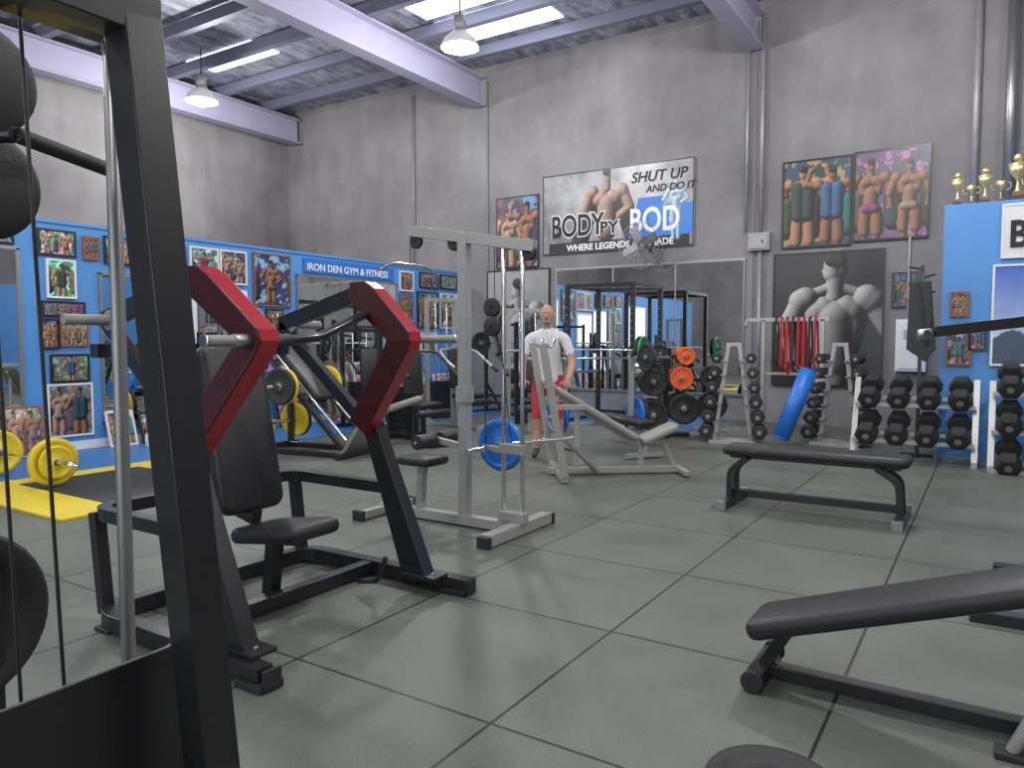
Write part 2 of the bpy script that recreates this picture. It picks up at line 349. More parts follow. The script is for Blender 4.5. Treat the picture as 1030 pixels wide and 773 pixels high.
def picture(name,org,w,h,fn,face='-y',res=44,fr=.025,frm=None,lean=0,depth=.02,frameless=False):
    asp=w/h; ny=res; nx=max(6,int(res*asp)); b=B()
    xs=np.linspace(0,w,nx); zs=np.linspace(0,h,ny); X,Z=np.meshgrid(xs,zs)
    img=np.clip(fn(X/h,Z/h,asp),0,1)
    vs=[(float(x),-depth-.001,float(z)) for x,z in zip(X.ravel(),Z.ravel())]
    fs=[(j*nx+i,j*nx+i+1,(j+1)*nx+i+1,(j+1)*nx+i) for j in range(ny-1) for i in range(nx-1)]
    me=bpy.data.meshes.new(name); b.add(vs,fs,PRINT,True)
    npic=len(vs); frm=frm or BLK
    b.box((w/2,-depth/2+.001,h/2),(w,depth-.004,h),frm)
    if not frameless:
        e=depth+.008
        for c,s in(((w/2,-e/2,0),(w+fr,e,fr)),((w/2,-e/2,h),(w+fr,e,fr)),((0,-e/2,h/2),(fr,e,h-fr)),((w,-e/2,h/2),(fr,e,h-fr))): b.box(c,s,frm)
    me.from_pydata([tuple(v) for v in b.v],[],b.f)
    for m in b.mats: me.materials.append(m)
    me.polygons.foreach_set('material_index',b.m); me.update()
    ca=me.color_attributes.new('ink','FLOAT_COLOR','POINT'); arr=np.ones((len(b.v),4),dtype=np.float32); arr[:npic,:3]=img.reshape(-1,3); ca.data.foreach_set('color',arr.ravel())
    o=bpy.data.objects.new(name,me); COL.objects.link(o); o.location=org
    R=Matrix.Rotation(lean,3,'X')
    if face=='+x': R=Matrix.Rotation(math.pi/2,3,'Z')@R
    o.rotation_euler=R.to_euler()
    return o

# ================================================================ ROOM
HZ=6.85
def slab(name,lo,hi,m,world=False):
    b=B(); c=[(a+d)/2 for a,d in zip(lo,hi)]; b.box(c,[d-a for a,d in zip(lo,hi)],m); return b.obj(name,(0,0,0) if world else c,bev=0)
slab('floor',(-15.2,-6,-.1),(6.2,13.2,0),FLOORM,True)
for nm,lo,hi in(('wall_back',(-15.3,13.1,0),(6.2,13.3,HZ+.3)),('wall_left',(-15.35,-6,0),(-15.15,13.1,HZ+.3)),('wall_right',(6.0,-6,0),(6.2,13.1,HZ+.3))): slab(nm,lo,hi,CONC,True)
b=B(); b.box((-11,-6.1,3.4),(8.5,.2,6.8),CONC); b.box((4,-6.1,3.4),(4.3,.2,6.8),CONC); b.box((-2.4,-6.1,5.9),(8.7,.2,2.0),CONC); b.obj('wall_front',(0,-6.1,0),bev=0)
slab('ceiling',(-15.3,-6,HZ+.25),(6.2,13.2,HZ+.35),FOIL)
b=B()
for X in(-14.7,-9.15,-3.5,2.1):
    b.box((X,3.5,HZ-.0),(.3,19,.03),BEAM); b.box((X,3.5,HZ-.56),(.3,19,.03),BEAM); b.box((X,3.5,HZ-.28),(.02,19,.53),BEAM)
b.obj('roof_beams',(0,3.5,HZ),bev=0)
b=B(); y=-5.5
while y<13:
    b.box((-4.5,y,HZ+.1),(21,.06,.2),DBEAM); b.box((-4.5,y+.05,HZ+.01),(21,.12,.015),DBEAM); y+=1.25
b.obj('roof_purlins',(0,3,HZ),bev=0)
b=B()
for (x0,y0,x1,y1) in((-8.6,9.6,-6.5,10.6),(-8.6,10.8,-6.5,11.8),(-14,9.5,-12,10.2),(-2.5,6,-.5,7),(-8.6,2,-6.5,3),(-2.5,1,-.5,2)):
    b.box(((x0+x1)/2,(y0+y1)/2,HZ+.235),(x1-x0,y1-y0,.02),SKYL)
b.obj('skylight',(-7.4,11,HZ),bev=0)
b=B(); b.box((-9.0,13.09,3.4),(.03,.03,6.8),DBEAM); b.obj('trim_1',(-9.0,13.09,0),bev=0)
b=B(); b.box((-3.48,13.09,3.4),(.03,.02,6.8),DBEAM); b.obj('trim_2',(-3.48,13.09,0),bev=0)
b=B()
for X,z0,z1,r in((-3.61,3.25,HZ,.025),(-3.36,3.25,HZ,.035),(-3.36,.3,2.92,.035),(-11.0,2.9,HZ,.018)): b.cyl((X,13.05,z0),(X,13.05,z1),r,GAL)
b.obj('conduit_pipes',(-3.5,13.05,0),bev=0)
b=B(); b.box((-3.37,13.03,3.08),(.36,.13,.3),GAL); b.box((-3.37,12.95,3.08),(.3,.02,.24),GAL); b.cyl((-3.3,12.93,3.08),(-3.3,12.95,3.08),.02,BLK); b.obj('junction_box',(-3.37,13.03,3.08))
b=B(); b.cyl((-.29,13.0,3.05),(-.29,13.0,HZ),.05,GAL); b.cyl((.13,12.95,3.05),(.13,12.95,HZ),.075,STL); b.obj('downpipes',(-.1,13,3),bev=0)
slab('wall_partition',(-9.92,-2,0),(-9.8,13.1,2.85),BLUW)
b=B(); b.box((-9.86,5.5,2.87),(.16,15.2,.04),BLUW); b.obj('trim_3',(-9.86,5.5,2.87),bev=0)
b=B(); b.box((-9.79,5.5,.06),(.02,15,.12),WHT); b.obj('baseboard_left',(-9.79,5.5,0),bev=0)
slab('wall_reception',(-.52,10.4,0),(5.9,13.08,3.02),BLUW)
slab('blue_floor_strip',(-9.78,2.2,.0),(-8.15,12.9,.012),BLUF)
slab('blue_floor_mat',(-7.6,11.0,.0),(-3.9,13.08,.012),BLUF)
b=B(); b.box((-7.05,4.1,.012),(2.1,2.4,.024),YEL); b.box((-7.05,4.0,.016),(1.5,1.2,.026),RUB); b.box((-7.6,5.05,.016),(.7,.3,.026),RUB); b.obj('lifting_platform',(-7.05,4.1,0))
def mirror(name,lo,hi,axis):
    b=B()
    if axis=='x': b.box(((lo[0]+hi[0])/2,13.085,(lo[1]+hi[1])/2),(hi[0]-lo[0],.01,hi[1]-lo[1]),MIR)
    else: b.box((-9.79,(lo[0]+hi[0])/2,(lo[1]+hi[1])/2),(.01,hi[0]-lo[0],hi[1]-lo[1]),MIR)
    if axis=='x':
        for z in(lo[1],hi[1]): b.box(((lo[0]+hi[0])/2,13.08,z),(hi[0]-lo[0]+.04,.03,.04),STL)
        n=3
        for i in range(n+1): b.box((lo[0]+(hi[0]-lo[0])*i/n,13.08,(lo[1]+hi[1])/2),(.02,.025,hi[1]-lo[1]),STL)
    else:
        for z in(lo[1],hi[1]): b.box((-9.785,(lo[0]+hi[0])/2,z),(.03,hi[0]-lo[0]+.04,.04),STL)
        for yy in(lo[0],hi[0]): b.box((-9.785,yy,(lo[1]+hi[1])/2),(.03,.04,hi[1]-lo[1]),STL)
    b.obj(name,((lo[0]+hi[0])/2,13.08,lo[1]) if axis=='x' else (-9.79,(lo[0]+hi[0])/2,lo[1]),bev=0)
mirror('wall_mirror',(-7.35,.45),(-3.63,2.81),'x')
mirror('wall_mirror',(5.32,.3),(6.55,2.28),'y'); mirror('wall_mirror',(8.6,.3),(11.05,2.5),'y'); mirror('wall_mirror',(2.6,.3),(4.35,2.5),'y')
b=B(); b.box((-9.785,7.12,1.7),(.03,.95,.95),WHT); b.box((-9.765,7.12,1.7),(.012,.83,.83),MIR); b.obj('window_1',(-9.785,7.12,1.7))

# ---- posters back wall
yb=13.08
bn=picture('wall_banner',(-7.65,yb,3.11),3.12,1.56,paint_banner,res=150,frameless=True,frm=WHT)
for m,of,dy in((WINK,.035,-.024),(DARKINK,.014,-.03)):
    text('BODY',(-7.45,yb+dy,3.45),.58,m,bn,off=of,sx=.72); text('BY',(-6.38,yb+dy,3.45),.32,m,bn,off=of*.8)
text('BOD',(-5.78,yb-.026,3.42),.62,WINK,bn,off=.012,sx=.75)
text('WHERE LEGENDS ARE MADE',(-7.1,yb-.026,3.16),.17,WINK,bn,off=.005)
text('SHUT UP',(-5.75,yb-.026,4.33),.27,DARKINK,bn,off=.004,shear=.2); text('AND DO IT',(-5.45,yb-.026,4.13),.18,DARKINK,bn,off=.003,shear=.2)
picture('wall_poster',(-8.76,yb,2.91),1.0,1.43,paint_photo(11,.8,2),res=90)
picture('wall_poster',(-3.0,yb,2.95),1.04,1.4,paint_photo(43,.7,2),res=130,fr=.035)
picture('wall_poster',(-1.91,yb,2.99),1.04,1.38,paint_photo(27,.7,2),res=130,fr=.035)
picture('wall_poster',(-3.12,yb,.66),1.67,2.18,paint_bw(.44,.4,.76),res=230,fr=.03)
picture('wall_poster',(-1.33,yb,1.93),.42,.52,paint_photo(14,.5))
picture('wall_poster',(-9.0,yb,.25),1.5,2.6,paint_bw(.3,.5,.55,.22),res=150,fr=.03)
b=B(); b.box((-1.04,13.0,1.33),(.42,.18,.8),WHT); b.box((-1.04,12.9,1.33),(.36,.02,.72),WHT); b.box((-1.04,12.885,1.5),(.2,.01,.15),STL); b.cyl((-.9,12.88,1.3),(-.9,12.9,1.3),.015,BLK); b.cyl((-1.1,13.02,1.7),(-1.1,13.02,3.0),.02,GAL); b.obj('electrical_panel',(-1.04,13,1.33))
xl=-9.79
LP=[(4.58,5.01,2.46,2.76),(5.12,5.3,2.45,2.72),(5.39,5.79,2.42,2.76),(4.67,5.0,1.94,2.4),(4.6,5.1,1.71,1.88),(4.58,4.77,1.31,1.66),(4.81,5.13,1.34,1.66),(4.68,5.13,.89,1.22),(4.63,5.16,.2,.85),
(6.63,7.08,2.27,2.76),(7.13,7.58,2.27,2.76),(7.73,8.44,1.96,2.78),(7.95,8.28,1.5,1.9),(11.17,11.56,2.39,2.76),(11.78,12.36,2.49,2.78),(12.45,13.0,2.5,2.78),(11.17,11.53,1.85,2.31),(11.7,12.36,1.67,2.39),(12.45,13.0,1.67,2.39),(5.95,6.4,2.38,2.76),(3.7,4.3,2.55,2.8),(7.9,8.4,.9,1.4),(11.2,11.6,1.3,1.75),(11.8,12.3,1.15,1.55)]
for i,(a,c,z0,z1) in enumerate(LP):
    picture('framed_photo',(xl,a,z0),c-a,z1-z0,paint_photo(30+i,1 if i%3 else 2),face='+x',res=44,frm=[BLK,WOOD,BLK,WHT,BLK][i%5] if i not in(9,10) else WHT)
sg=picture('wall_sign',(xl,8.74,2.56),2.25,.24,lambda U,W,a:np.stack([U*0+.03,U*0+.16,U*0+.5],2),face='+x',res=8,frm=BLUW,frameless=True)
text('IRON DEN GYM & FITNESS',(xl+.026,8.8,2.6),.17,WINK,sg,face='+x',off=.002)
for i,(a,w,h) in enumerate(((3.1,.45,.55),(3.65,.4,.5),(4.1,.4,.6),(5.3,.35,.45),(5.75,.5,.4),(6.3,.4,.5),(7.2,.45,.6),(8.0,.5,.7),(9.0,.6,1.0),(9.75,.6,1.0),(10.5,.6,1.0),(11.3,.6,.8),(12.1,.6,.7))):
    picture('leaning_framed_photo',(-9.75+h*.3,a,.02),w,h,paint_photo(60+i,2),face='+x',res=40,lean=-.28,frm=[WHT,BLK,WOOD][i%3])
yr=10.38
sb=picture('wall_sign',(.07,yr,2.36),1.9,.6,lambda U,W,a:np.stack([U*0+.7,U*0+.7,U*0+.72],2),res=8,frm=WHT)
text('BODY BY BOD',(.13,yr-.03,2.48),.42,DARKINK,sb,off=.012,sx=.8)
picture('wall_poster',(.0,yr,1.12),1.1,1.15,paint_sky,res=70,frm=WHT)
picture('framed_photo',(-.42,yr,1.7),.17,.27,paint_photo(90),frm=WOOD); picture('framed_photo',(-.45,yr,1.12),.24,.38,paint_photo(91),frm=WOOD); picture('framed_photo',(-.22,yr,1.3),.16,.3,paint_photo(92),frm=BLK)
def trophy(x,y,z,s,k):
    b=B(); b.box((x,y,z+.03*s),(.12*s,.12*s,.06*s),BLK); b.box((x,y,z+.08*s),(.09*s,.09*s,.05*s),WOOD)
    b.rev((x,y,z+.1*s),(0,0,1),[(.001,0),(.045*s,0),(.02*s,.03*s),(.012*s,.1*s),(.02*s,.14*s),(.07*s,.2*s),(.09*s,.3*s),(.08*s,.3*s),(.03*s,.17*s),(.001,.16*s)],GOLD,20)
    if k:
        for sg in(-1,1): b.path([(x+sg*.08*s,y,z+.37*s),(x+sg*.15*s,y,z+.36*s),(x+sg*.13*s,y,z+.26*s),(x+sg*.05*s,y,z+.25*s)],.008*s,GOLD,fil=.04*s,n=6)
    else: b.sph((x,y,z+.46*s),.045*s,GOLD)
    b.obj('trophy',(x,y,z),bev=0)
for i,(x,s) in enumerate(((-.4,.8),(-.26,.65),(-.12,.85),(.04,.7),(.2,1.1),(.36,.8),(.55,.9),(.75,1.0),(.95,.8))): trophy(x,10.6+.14*(i%2),3.022,s,i%2)
b=B(); c=V((-5.35,12.6,3.12)); b.cyl((-5.35,13.1,3.05),(-5.35,12.72,3.12),.03,STL); b.cyl(c+V((0,.16,0)),c+V((0,.02,0)),.09,STL)
for r in(.1,.2,.3,.38,.42):
    b.path([c+V((r*math.cos(t*math.pi/12),-.08 if r<.4 else 0,r*math.sin(t*math.pi/12))) for t in range(25)],.005,STL,fil=.001,n=6)
for t in range(20):
    a=t*math.pi/10; b.path([c+V((.05*math.cos(a),-.1,.05*math.sin(a))),c+V((.38*math.cos(a),-.08,.38*math.sin(a))),c+V((.42*math.cos(a),0,.42*math.sin(a)))],.003,STL,n=4)
for t in range(4):
    a=t*math.pi/2+.4; b.box(c+V((.2*math.cos(a),-.02,.2*math.sin(a))),(.3,.01,.15),STL,Matrix.Rotation(-a,3,'Y')@Matrix.Rotation(.4,3,'X'))
b.obj('wall_fan',c,bev=0)

# ---- high-bay lamps
def lamp(x,y,z=5.95,P=340):
    b=B(); b.cyl((x,y,z+.45),(x,y,HZ+.1),.012,BLK,n=8); b.cyl((x,y,z+.25),(x,y,z+.47),.1,GAL); b.cyl((x,y,z+.2),(x,y,z+.27),.13,GAL,r2=.1)
    b.rev((x,y,z),(0,0,1),[(.3,0),(.29,.03),(.24,.13),(.14,.22),(.08,.25),(.07,.24),(.13,.2),(.22,.12),(.28,.02),(.3,0)],WHT,28)
    b.rev((x,y,z+.02),(0,0,1),[(.001,-.1),(.1,-.09),(.2,-.03),(.25,.03),(.001,.04)],EMI,28)
    o=b.obj('high_bay_lamp',(x,y,z),bev=0)
    l=bpy.data.lights.new('bulb','POINT'); l.shadow_soft_size=.2; l.energy=P; l.color=(1,.985,.97)
    lo=bpy.data.objects.new('bulb',l); COL.objects.link(lo); lo.parent=o; lo.location=(0,0,-.32)
for x,y in((-12.8,9.0),(-7.1,9.56),(-1.2,9.0),(-12.8,2.5),(-6.9,3.0),(-.9,3.4),(3.8,5.5),(-5,-2.5),(1.5,-2.5)): lamp(x,y)

# ================================================================ CHEST PRESS
b=B(); sq=(.08,.08)
b.path([(-2.42,1.93,.05),(-3.66,1.93,.05),(-3.66,3.27,.05),(-2.36,3.27,.05)],0,BLK,fil=.16,sq=sq)
for y in(1.93,3.27): b.box((-2.46,y,.015),(.16,.12,.03),RUB); b.box((-2.38,y,.05),(.02,.085,.085),RUB)
b.box((-3.55,1.93,.01),(.12,.1,.02),RUB); b.box((-3.55,3.27,.01),(.12,.1,.02),RUB)
b.beam((-3.1,1.97,.05),(-3.1,3.23,.05),.07,.07,BLK)
b.path([(-2.88,1.97,.55),(-3.74,1.97,.55),(-3.74,3.22,.55),(-2.88,3.22,.55)],0,BLK,fil=.14,sq=(.065,.065))
for y in(1.97,3.22): b.beam((-3.66,y,.05),(-3.72,y,.55),.06,.06,BLK)
for y in(1.95,3.13):
    b.prism([(-3.06,y,.98),(-2.94,y,.94),(-2.56,y,.08),(-2.74,y,.08)],(0,.08,0),BLK)
    b.box((-2.62,y+.045,.1),(.24,.13,.02),BLK)
    b.cyl((-3.02,y-.03,.93),(-3.02,y+.11,.93),.045,STL)
    for q in(-2.7,-2.56): b.cyl((q,y+.045,.1),(q,y+.045,.12),.012,CHR,n=6)
poly=[(-3.08,.95),(-2.97,.87),(-2.61,1.35),(-2.59,1.40),(-2.60,1.45),(-2.87,1.69),(-2.94,1.73),(-3.05,1.73),(-3.06,1.63),(-2.75,1.40)]
def arm(y,dy,splay,flip):
    pts=[(x,y+splay*(1-abs((z-1.4)/.45)),z) for x,z in poly]
    b.prism(pts,(0,dy,0),RED)
    b.prism([(x*.995-.012,p[1]+(-.012 if flip else dy),z) for (x,z),p in zip(poly,pts)],(0,.012,0),RED_SHADE)  # thin added sheet that carries the painted shade of the arm's side
arm(2.0,.10,.08,True); arm(3.08,.09,-.04,True)
b.cyl((-2.66,2.07,1.40),(-2.66,1.99,1.40),.03,STL)
b.cyl((-2.66,2.08,1.40),(-2.66,1.86,1.40),.024,GRIP); b.cyl((-2.66,1.86,1.40),(-2.66,1.85,1.40),.03,CHR)
b.cyl((-2.66,3.12,1.41),(-2.66,3.5,1.41),.024,GRIP); b.cyl((-2.66,3.5,1.41),(-2.66,3.51,1.41),.03,CHR)
b.cyl((-2.9,3.15,1.0),(-2.9,3.48,1.05),.02,GRIP)
b.path([(-2.72,2.2,1.39),(-2.8,2.6,1.42),(-2.92,3.08,1.56)],.024,BLK)
b.cyl((-2.72,2.16,1.385),(-2.75,2.36,1.405),.03,RUB)
for y,sg in((2.03,-1),(3.12,1)):
    b.beam((-2.98,y+.02,1.69),(-3.72,y+.02,1.5),.05,.09,BLK)
    b.beam((-3.72,y+.02,1.5),(-3.05,y+.02,.95),.05,.07,BLK)
    b.cyl((-3.62,y,1.5),(-3.62,y+sg*.24,1.5),.026,GRIP); b.cyl((-3.62,y,1.5),(-3.62,y+sg*.03,1.5),.05,GRIP)
b.beam((-3.76,2.0,1.35),(-3.76,3.2,1.35),.07,.07,BLK)
b.beam((-3.74,2.6,.05),(-3.7,2.6,1.45),.08,.08,BLK)
b.beam((-3.74,2.6,.55),(-3.3,2.6,.45),.06,.08,BLK)
pad(b,(-3.43,2.6,.93),(.40,.92,.09),LEA,Matrix.Rotation(-.2,3,'Y')@UPR,.03)
b.beam((-3.62,2.6,1.25),(-3.48,2.6,.55),.09,.03,BLK)
pad(b,(-3.08,2.6,.41),(.50,.36,.08),LEA,roty(-.14),.03)
b.beam((-3.2,2.6,.05),(-3.16,2.6,.36),.07,.07,BLK); b.beam((-3.3,2.6,.33),(-2.95,2.6,.37),.06,.04,BLK)
b.path([(-2.95,3.0,.05),(-2.75,2.95,.1),(-2.7,2.95,.24)],.015,BLK)
b.obj('chest_press_machine',(-3.1,2.6,0))

# ================================================================ CABLE MACHINE (left foreground)
b=B()
b.beam((-1.16,.86,0),(-1.295,.775,1.97),.07,.07,BLK,up=V((0,1,0)))
b.beam((-1.295,.81,1.97),(-1.28,-.6,1.97),.07,.07,BLK)
b.beam((-1.2,-.6,0),(-1.28,-.6,1.97),.07,.07,BLK,up=V((0,1,0)))
b.beam((-1.16,.86,.04),(-2.2,.86,.04),.08,.08,BLK); b.beam((-1.16,-.6,.04),(-2.2,-.6,.04),.08,.08,BLK); b.beam((-2.15,.9,.04),(-2.15,-.64,.04),.08,.08,BLK)
b.beam((-2.1,-.2,0),(-2.1,-.2,2.3),.08,.08,BLK,up=V((0,1,0)))
b.beam((-1.29,.1,1.97),(-2.12,-.2,2.28),.07,.07,BLK)
b.cyl((-1.57,.89,.08),(-1.57,.89,2.05),.015,STL); b.cyl((-1.57,.5,.08),(-1.57,.5,2.05),.015,STL)
b.beam((-1.57,.92,2.05),(-1.57,.1,2.05),.06,.05,BLK); b.beam((-1.57,.92,.06),(-1.57,.1,.06),.06,.05,BLK)
b.cyl((-1.58,.77,.3),(-1.62,.74,2.05),.0045,RUB,n=6); b.cyl((-1.66,.72,.3),(-1.7,.7,2.05),.0045,RUB,n=6)
b.prism([(-1.35,-.5,.05),(-1.35,.9,.05),(-1.35,.9,.82),(-1.35,.84,.80),(-1.35,-.5,.78)],(.012,0,0),BLK)
for k in range(3): b.plate((-2.03-.05*k,.72,.74),(1,0,0),.22,.045,RUB)
b.cyl((-1.99,.72,.74),(-2.2,.72,.74),.024,CHR); b.beam((-2.1,.72,.74),(-2.1,-.2,.74),.06,.06,BLK)
for z in(2.0,1.76): b.rev((-1.97,.80,z),(1,0,0),[(.01,-.02),(.11,-.02),(.13,-.01),(.11,0),(.13,.01),(.11,.02),(.01,.02)],RUB)
b.beam((-2.04,.80,.04),(-2.04,.80,2.12),.06,.06,BLK,up=V((0,1,0)))
b.cyl((-1.85,.83,1.86),(-1.93,1.14,1.83),.018,RUB); b.cyl((-1.93,1.12,1.832),(-1.935,1.17,1.828),.024,GRIP)
b.cyl((-2.04,.8,1.88),(-1.85,.83,1.86),.018,BLK)
b.obj('cable_weight_machine',(-1.7,.3,0))

# ================================================================ SILVER PULLDOWN TOWER
b=B(); Y=4.5
b.beam((-4.15,Y,.05),(-2.8,Y,.05),.08,.07,SIL); b.beam((-2.83,4.08,.05),(-2.83,4.9,.05),.09,.08,SIL); b.beam((-4.1,4.2,.04),(-4.1,4.8,.04),.07,.06,SIL)
for p in((-2.83,4.06),(-2.83,4.92),(-4.1,4.18),(-4.1,4.82)): b.box((p[0],p[1],.04),(.1,.04,.08),RUB)
b.beam((-3.31,Y,.05),(-3.31,Y,2.2),.075,.075,SIL,up=V((0,1,0)))
for x in(-2.96,-2.8): b.cyl((x,Y,.08),(x,Y,2.06),.017,CHR)
b.beam((-2.88,Y,.09),(-2.88,Y,.16),.22,.08,SIL,up=V((0,1,0)))
b.beam((-3.82,Y,2.25),(-2.70,Y,2.06),.06,.08,SIL)
for x,z in((-3.77,2.17),(-2.75,2.02),(-3.4,2.13)): b.rev((x,Y,z),(0,1,0),[(.01,-.015),(.05,-.015),(.06,-.012),(.045,0),(.06,.012),(.05,.015),(.01,.015)],RUB,20)
b.cyl((-3.83,Y,2.15),(-3.83,Y,1.98),.004,RUB,n=6); b.path([(-3.83,4.15,1.93),(-3.83,4.3,1.99),(-3.83,4.7,1.99),(-3.83,4.85,1.93)],.013,CHR)
b.cyl((-3.04,Y,2.08),(-3.04,Y,1.68),.004,RUB,n=6)
b.box((-3.04,Y,1.57),(.04,.04,.26),STL)
for z in(1.64,1.5): b.rev((-3.04,Y-.03,z),(0,1,0),[(.01,-.015),(.06,-.015),(.07,-.012),(.055,0),(.07,.012),(.06,.015),(.01,.015)],RUB,24)
b.cyl((-3.1,Y-.03,1.5),(-3.1,Y-.03,.6),.004,RUB,n=6); b.cyl((-2.98,Y-.03,1.5),(-2.9,Y,.7),.004,RUB,n=6)
b.box((-2.88,Y,.62),(.22,.05,.07),SIL); b.beam((-2.9,Y,.6),(-3.2,Y+.1,.6),.04,.04,SIL); b.cyl((-3.15,4.3,.6),(-3.15,4.95,.6),.024,CHR); b.plate((-3.15,4.75,.6),(0,1,0),.2,.05,BLUP); b.cyl((-2.88,Y,.66),(-2.45,Y+.12,.72),.014,CHR)
b.box((-3.31,Y,1.0),(.1,.1,.12),SIL)
b.beam((-3.75,Y,.05),(-3.72,Y,.43),.06,.06,SIL,up=V((0,1,0))); pad(b,(-3.72,Y,.47),(.34,.3,.07),LEA); b.beam((-3.31,Y,.6),(-3.6,Y,.64),.045,.045,SIL)
b.cyl((-3.58,Y-.24,.64),(-3.58,Y-.04,.64),.055,LEA); b.cyl((-3.58,Y+.04,.64),(-3.58,Y+.24,.64),.055,LEA); b.cyl((-3.58,Y-.26,.64),(-3.58,Y+.26,.64),.013,CHR)
b.obj('pulldown_tower',(-3.3,Y,0))

# ================================================================ INCLINE BENCH PRESS
def incline_bench(name,org,rot):
    b=B()
    b.beam((0,0,.05),(1.42,0,.05),.07,.06,SIL); b.beam((.1,-.5,.04),(.1,.5,.04),.07,.06,SIL); b.beam((1.4,-.26,.04),(1.4,.26,.04),.06,.05,SIL)
    for y in(-.5,.5): b.beam((.1,y*.96,.06),(-.12,y*.96,1.38),.07,.07,SIL,up=V((0,1,0))); b.beam((.3,y*.96,.75),(-.02,y*.96,.75),.05,.05,SIL); b.path([(-.12,y*.96,1.38),(-.04,y*.96,1.33),(.0,y*.96,1.42)],.014,CHR,fil=.03); b.beam((.5,y*.1,.05),(.04,y*.96,.5),.04,.04,SIL)
    b.beam((.0,-.46,.95),(.0,.46,.95),.04,.04,SIL)
    b.beam((.1,0,.82),(.95,0,.30),.05,.05,SIL); b.beam((.3,0,.05),(.3,0,.7),.05,.05,SIL); b.beam((.98,0,.05),(.98,0,.32),.05,.05,SIL)
    pad(b,(.5,0,.64),(1.02,.3,.07),BEI,roty(math.atan2(.52,.85)))
    pad(b,(1.16,0,.43),(.42,.32,.07),BEI,roty(-.42))
    b.beam((.98,0,.3),(1.34,0,.46),.05,.04,SIL); b.beam((1.36,0,.05),(1.2,0,.38),.04,.04,SIL)
    return b.obj(name,org,rot,local=True)
incline_bench('incline_bench',(-3.85,6.70,0),math.atan2(.88,1.16))
b=B()
for y in(-.5,.5):
    b.beam((0,y,.04),(0,y,1.15),.06,.06,SIL,up=V((0,1,0))); b.beam((-.25,y,.04),(.25,y,.04),.06,.05,SIL); b.path([(0,y,1.1),(.1,y,1.1),(.12,y,1.2)],.015,CHR,fil=.03)
    sg=1 if y>0 else -1; b.cyl((0,y,.42),(0,y+sg*.25,.42),.024,CHR); b.plate((0,y+sg*.07,.42),(0,1,0),.225,.05,BLUP); b.plate((0,y+sg*.13,.42),(0,1,0),.225,.05,RUB if y>0 else BLUP)
b.beam((0,-.5,.3),(0,.5,.3),.05,.05,SIL); b.beam((0,0,.3),(1.1,0,.3),.05,.05,SIL); b.beam((1.1,0,.3),(1.1,0,.05),.05,.05,SIL); b.beam((1.1,-.25,.04),(1.1,.25,.04),.06,.05,SIL)
pad(b,(.6,0,.42),(1.15,.28,.08),LEA)
b.cyl((.06,-1.05,1.17),(.06,1.05,1.17),.014,CHR)
for s in(-1,1): b.cyl((.06,s*.66,1.17),(.06,s*1.07,1.17),.025,CHR); b.plate((.06,s*.7,1.17),(0,1,0),.2,.045,RUB); b.plate((.06,s*.76,1.17),(0,1,0),.14,.04,GRN)
b.obj('bench_press_station',(-4.35,8.9,0),-.6,local=True)

# ================================================================ FLAT BENCH
b=B()
pad(b,(-1.19,6.4,.475),(1.42,.34,.08),LEA)
b.beam((-1.86,6.4,.42),(-.55,6.4,.42),.07,.04,BLK)
for y in(6.3,6.5):
    b.path([(-1.7,y,.42),(-1.84,y,.3),(-1.84,y,.05)],0,BLK,sq=(.045,.045)); b.path([(-.72,y,.42),(-.56,y,.32),(-.54,y,.05)],0,BLK,sq=(.045,.045))
b.beam((-1.84,6.08,.04),(-1.84,6.72,.04),.07,.06,BLK); b.beam((-.54,6.08,.04),(-.54,6.72,.04),.07,.06,BLK); b.beam((-1.84,6.4,.1),(-.54,6.4,.1),.06,.06,BLK)
for x in(-1.84,-.54):
    for y in(6.06,6.74): b.box((x,y,.04),(.08,.04,.08),STL)
b.obj('flat_bench',(-1.19,6.4,0),bev=.004)

# ================================================================ RIGHT FOREGROUND ADJUSTABLE BENCH
b=B(); th=math.atan2(.40,1.15)
pad(b,(-.20,3.13,.43),(1.28,.32,.08),LEA,roty(-th))
b.beam((-.72,3.13,.20),(.45,3.13,.61),.06,.04,BLK)
b.beam((-.76,2.96,.035),(-.76,3.30,.035),.07,.07,BLK)
for y in(2.95,3.31): b.cyl((-.76,y-.012,.045),(-.76,y+.012,.045),.045,RUB)
b.beam((-.76,3.13,.05),(-.66,3.13,.22),.05,.05,BLK)
b.beam((-.76,3.13,.04),(.7,3.13,.04),.06,.05,BLK); b.beam((.7,2.9,.04),(.7,3.36,.04),.07,.06,BLK); b.beam((.65,3.13,.04),(.3,3.13,.52),.06,.05,BLK)
b.path([(.1,2.95,.02),(.22,2.96,.3),(.35,3.1,.5)],.022,SIL); b.box((.1,2.95,.012),(.1,.08,.024),RUB)
pad(b,(.72,3.13,.62),(.4,.3,.08),LEA,roty(.3))
b.obj('adjustable_bench',(-.1,3.13,0))
b=B(); b.plate((-.53,2.31,.025),(0,0,1),.2,.05,RUB); b.obj('weight_plate',(-.53,2.31,0),bev=0)
b=B()
b.beam((-.05,4.35,.03),(1.4,4.35,.03),.09,.06,BLK); b.beam((.05,5.3,.03),(1.4,5.3,.03),.09,.06,BLK); b.beam((1.3,4.3,.03),(1.3,6.5,.03),.09,.06,BLK)
b.beam((1.2,6.2,.04),(1.2,6.2,2.2),.09,.09,BLK,up=V((0,1,0))); b.beam((1.2,4.8,.04),(1.2,4.8,1.9),.09,.09,BLK,up=V((0,1,0))); b.beam((1.2,4.8,1.85),(1.2,6.2,2.15),.08,.08,BLK)
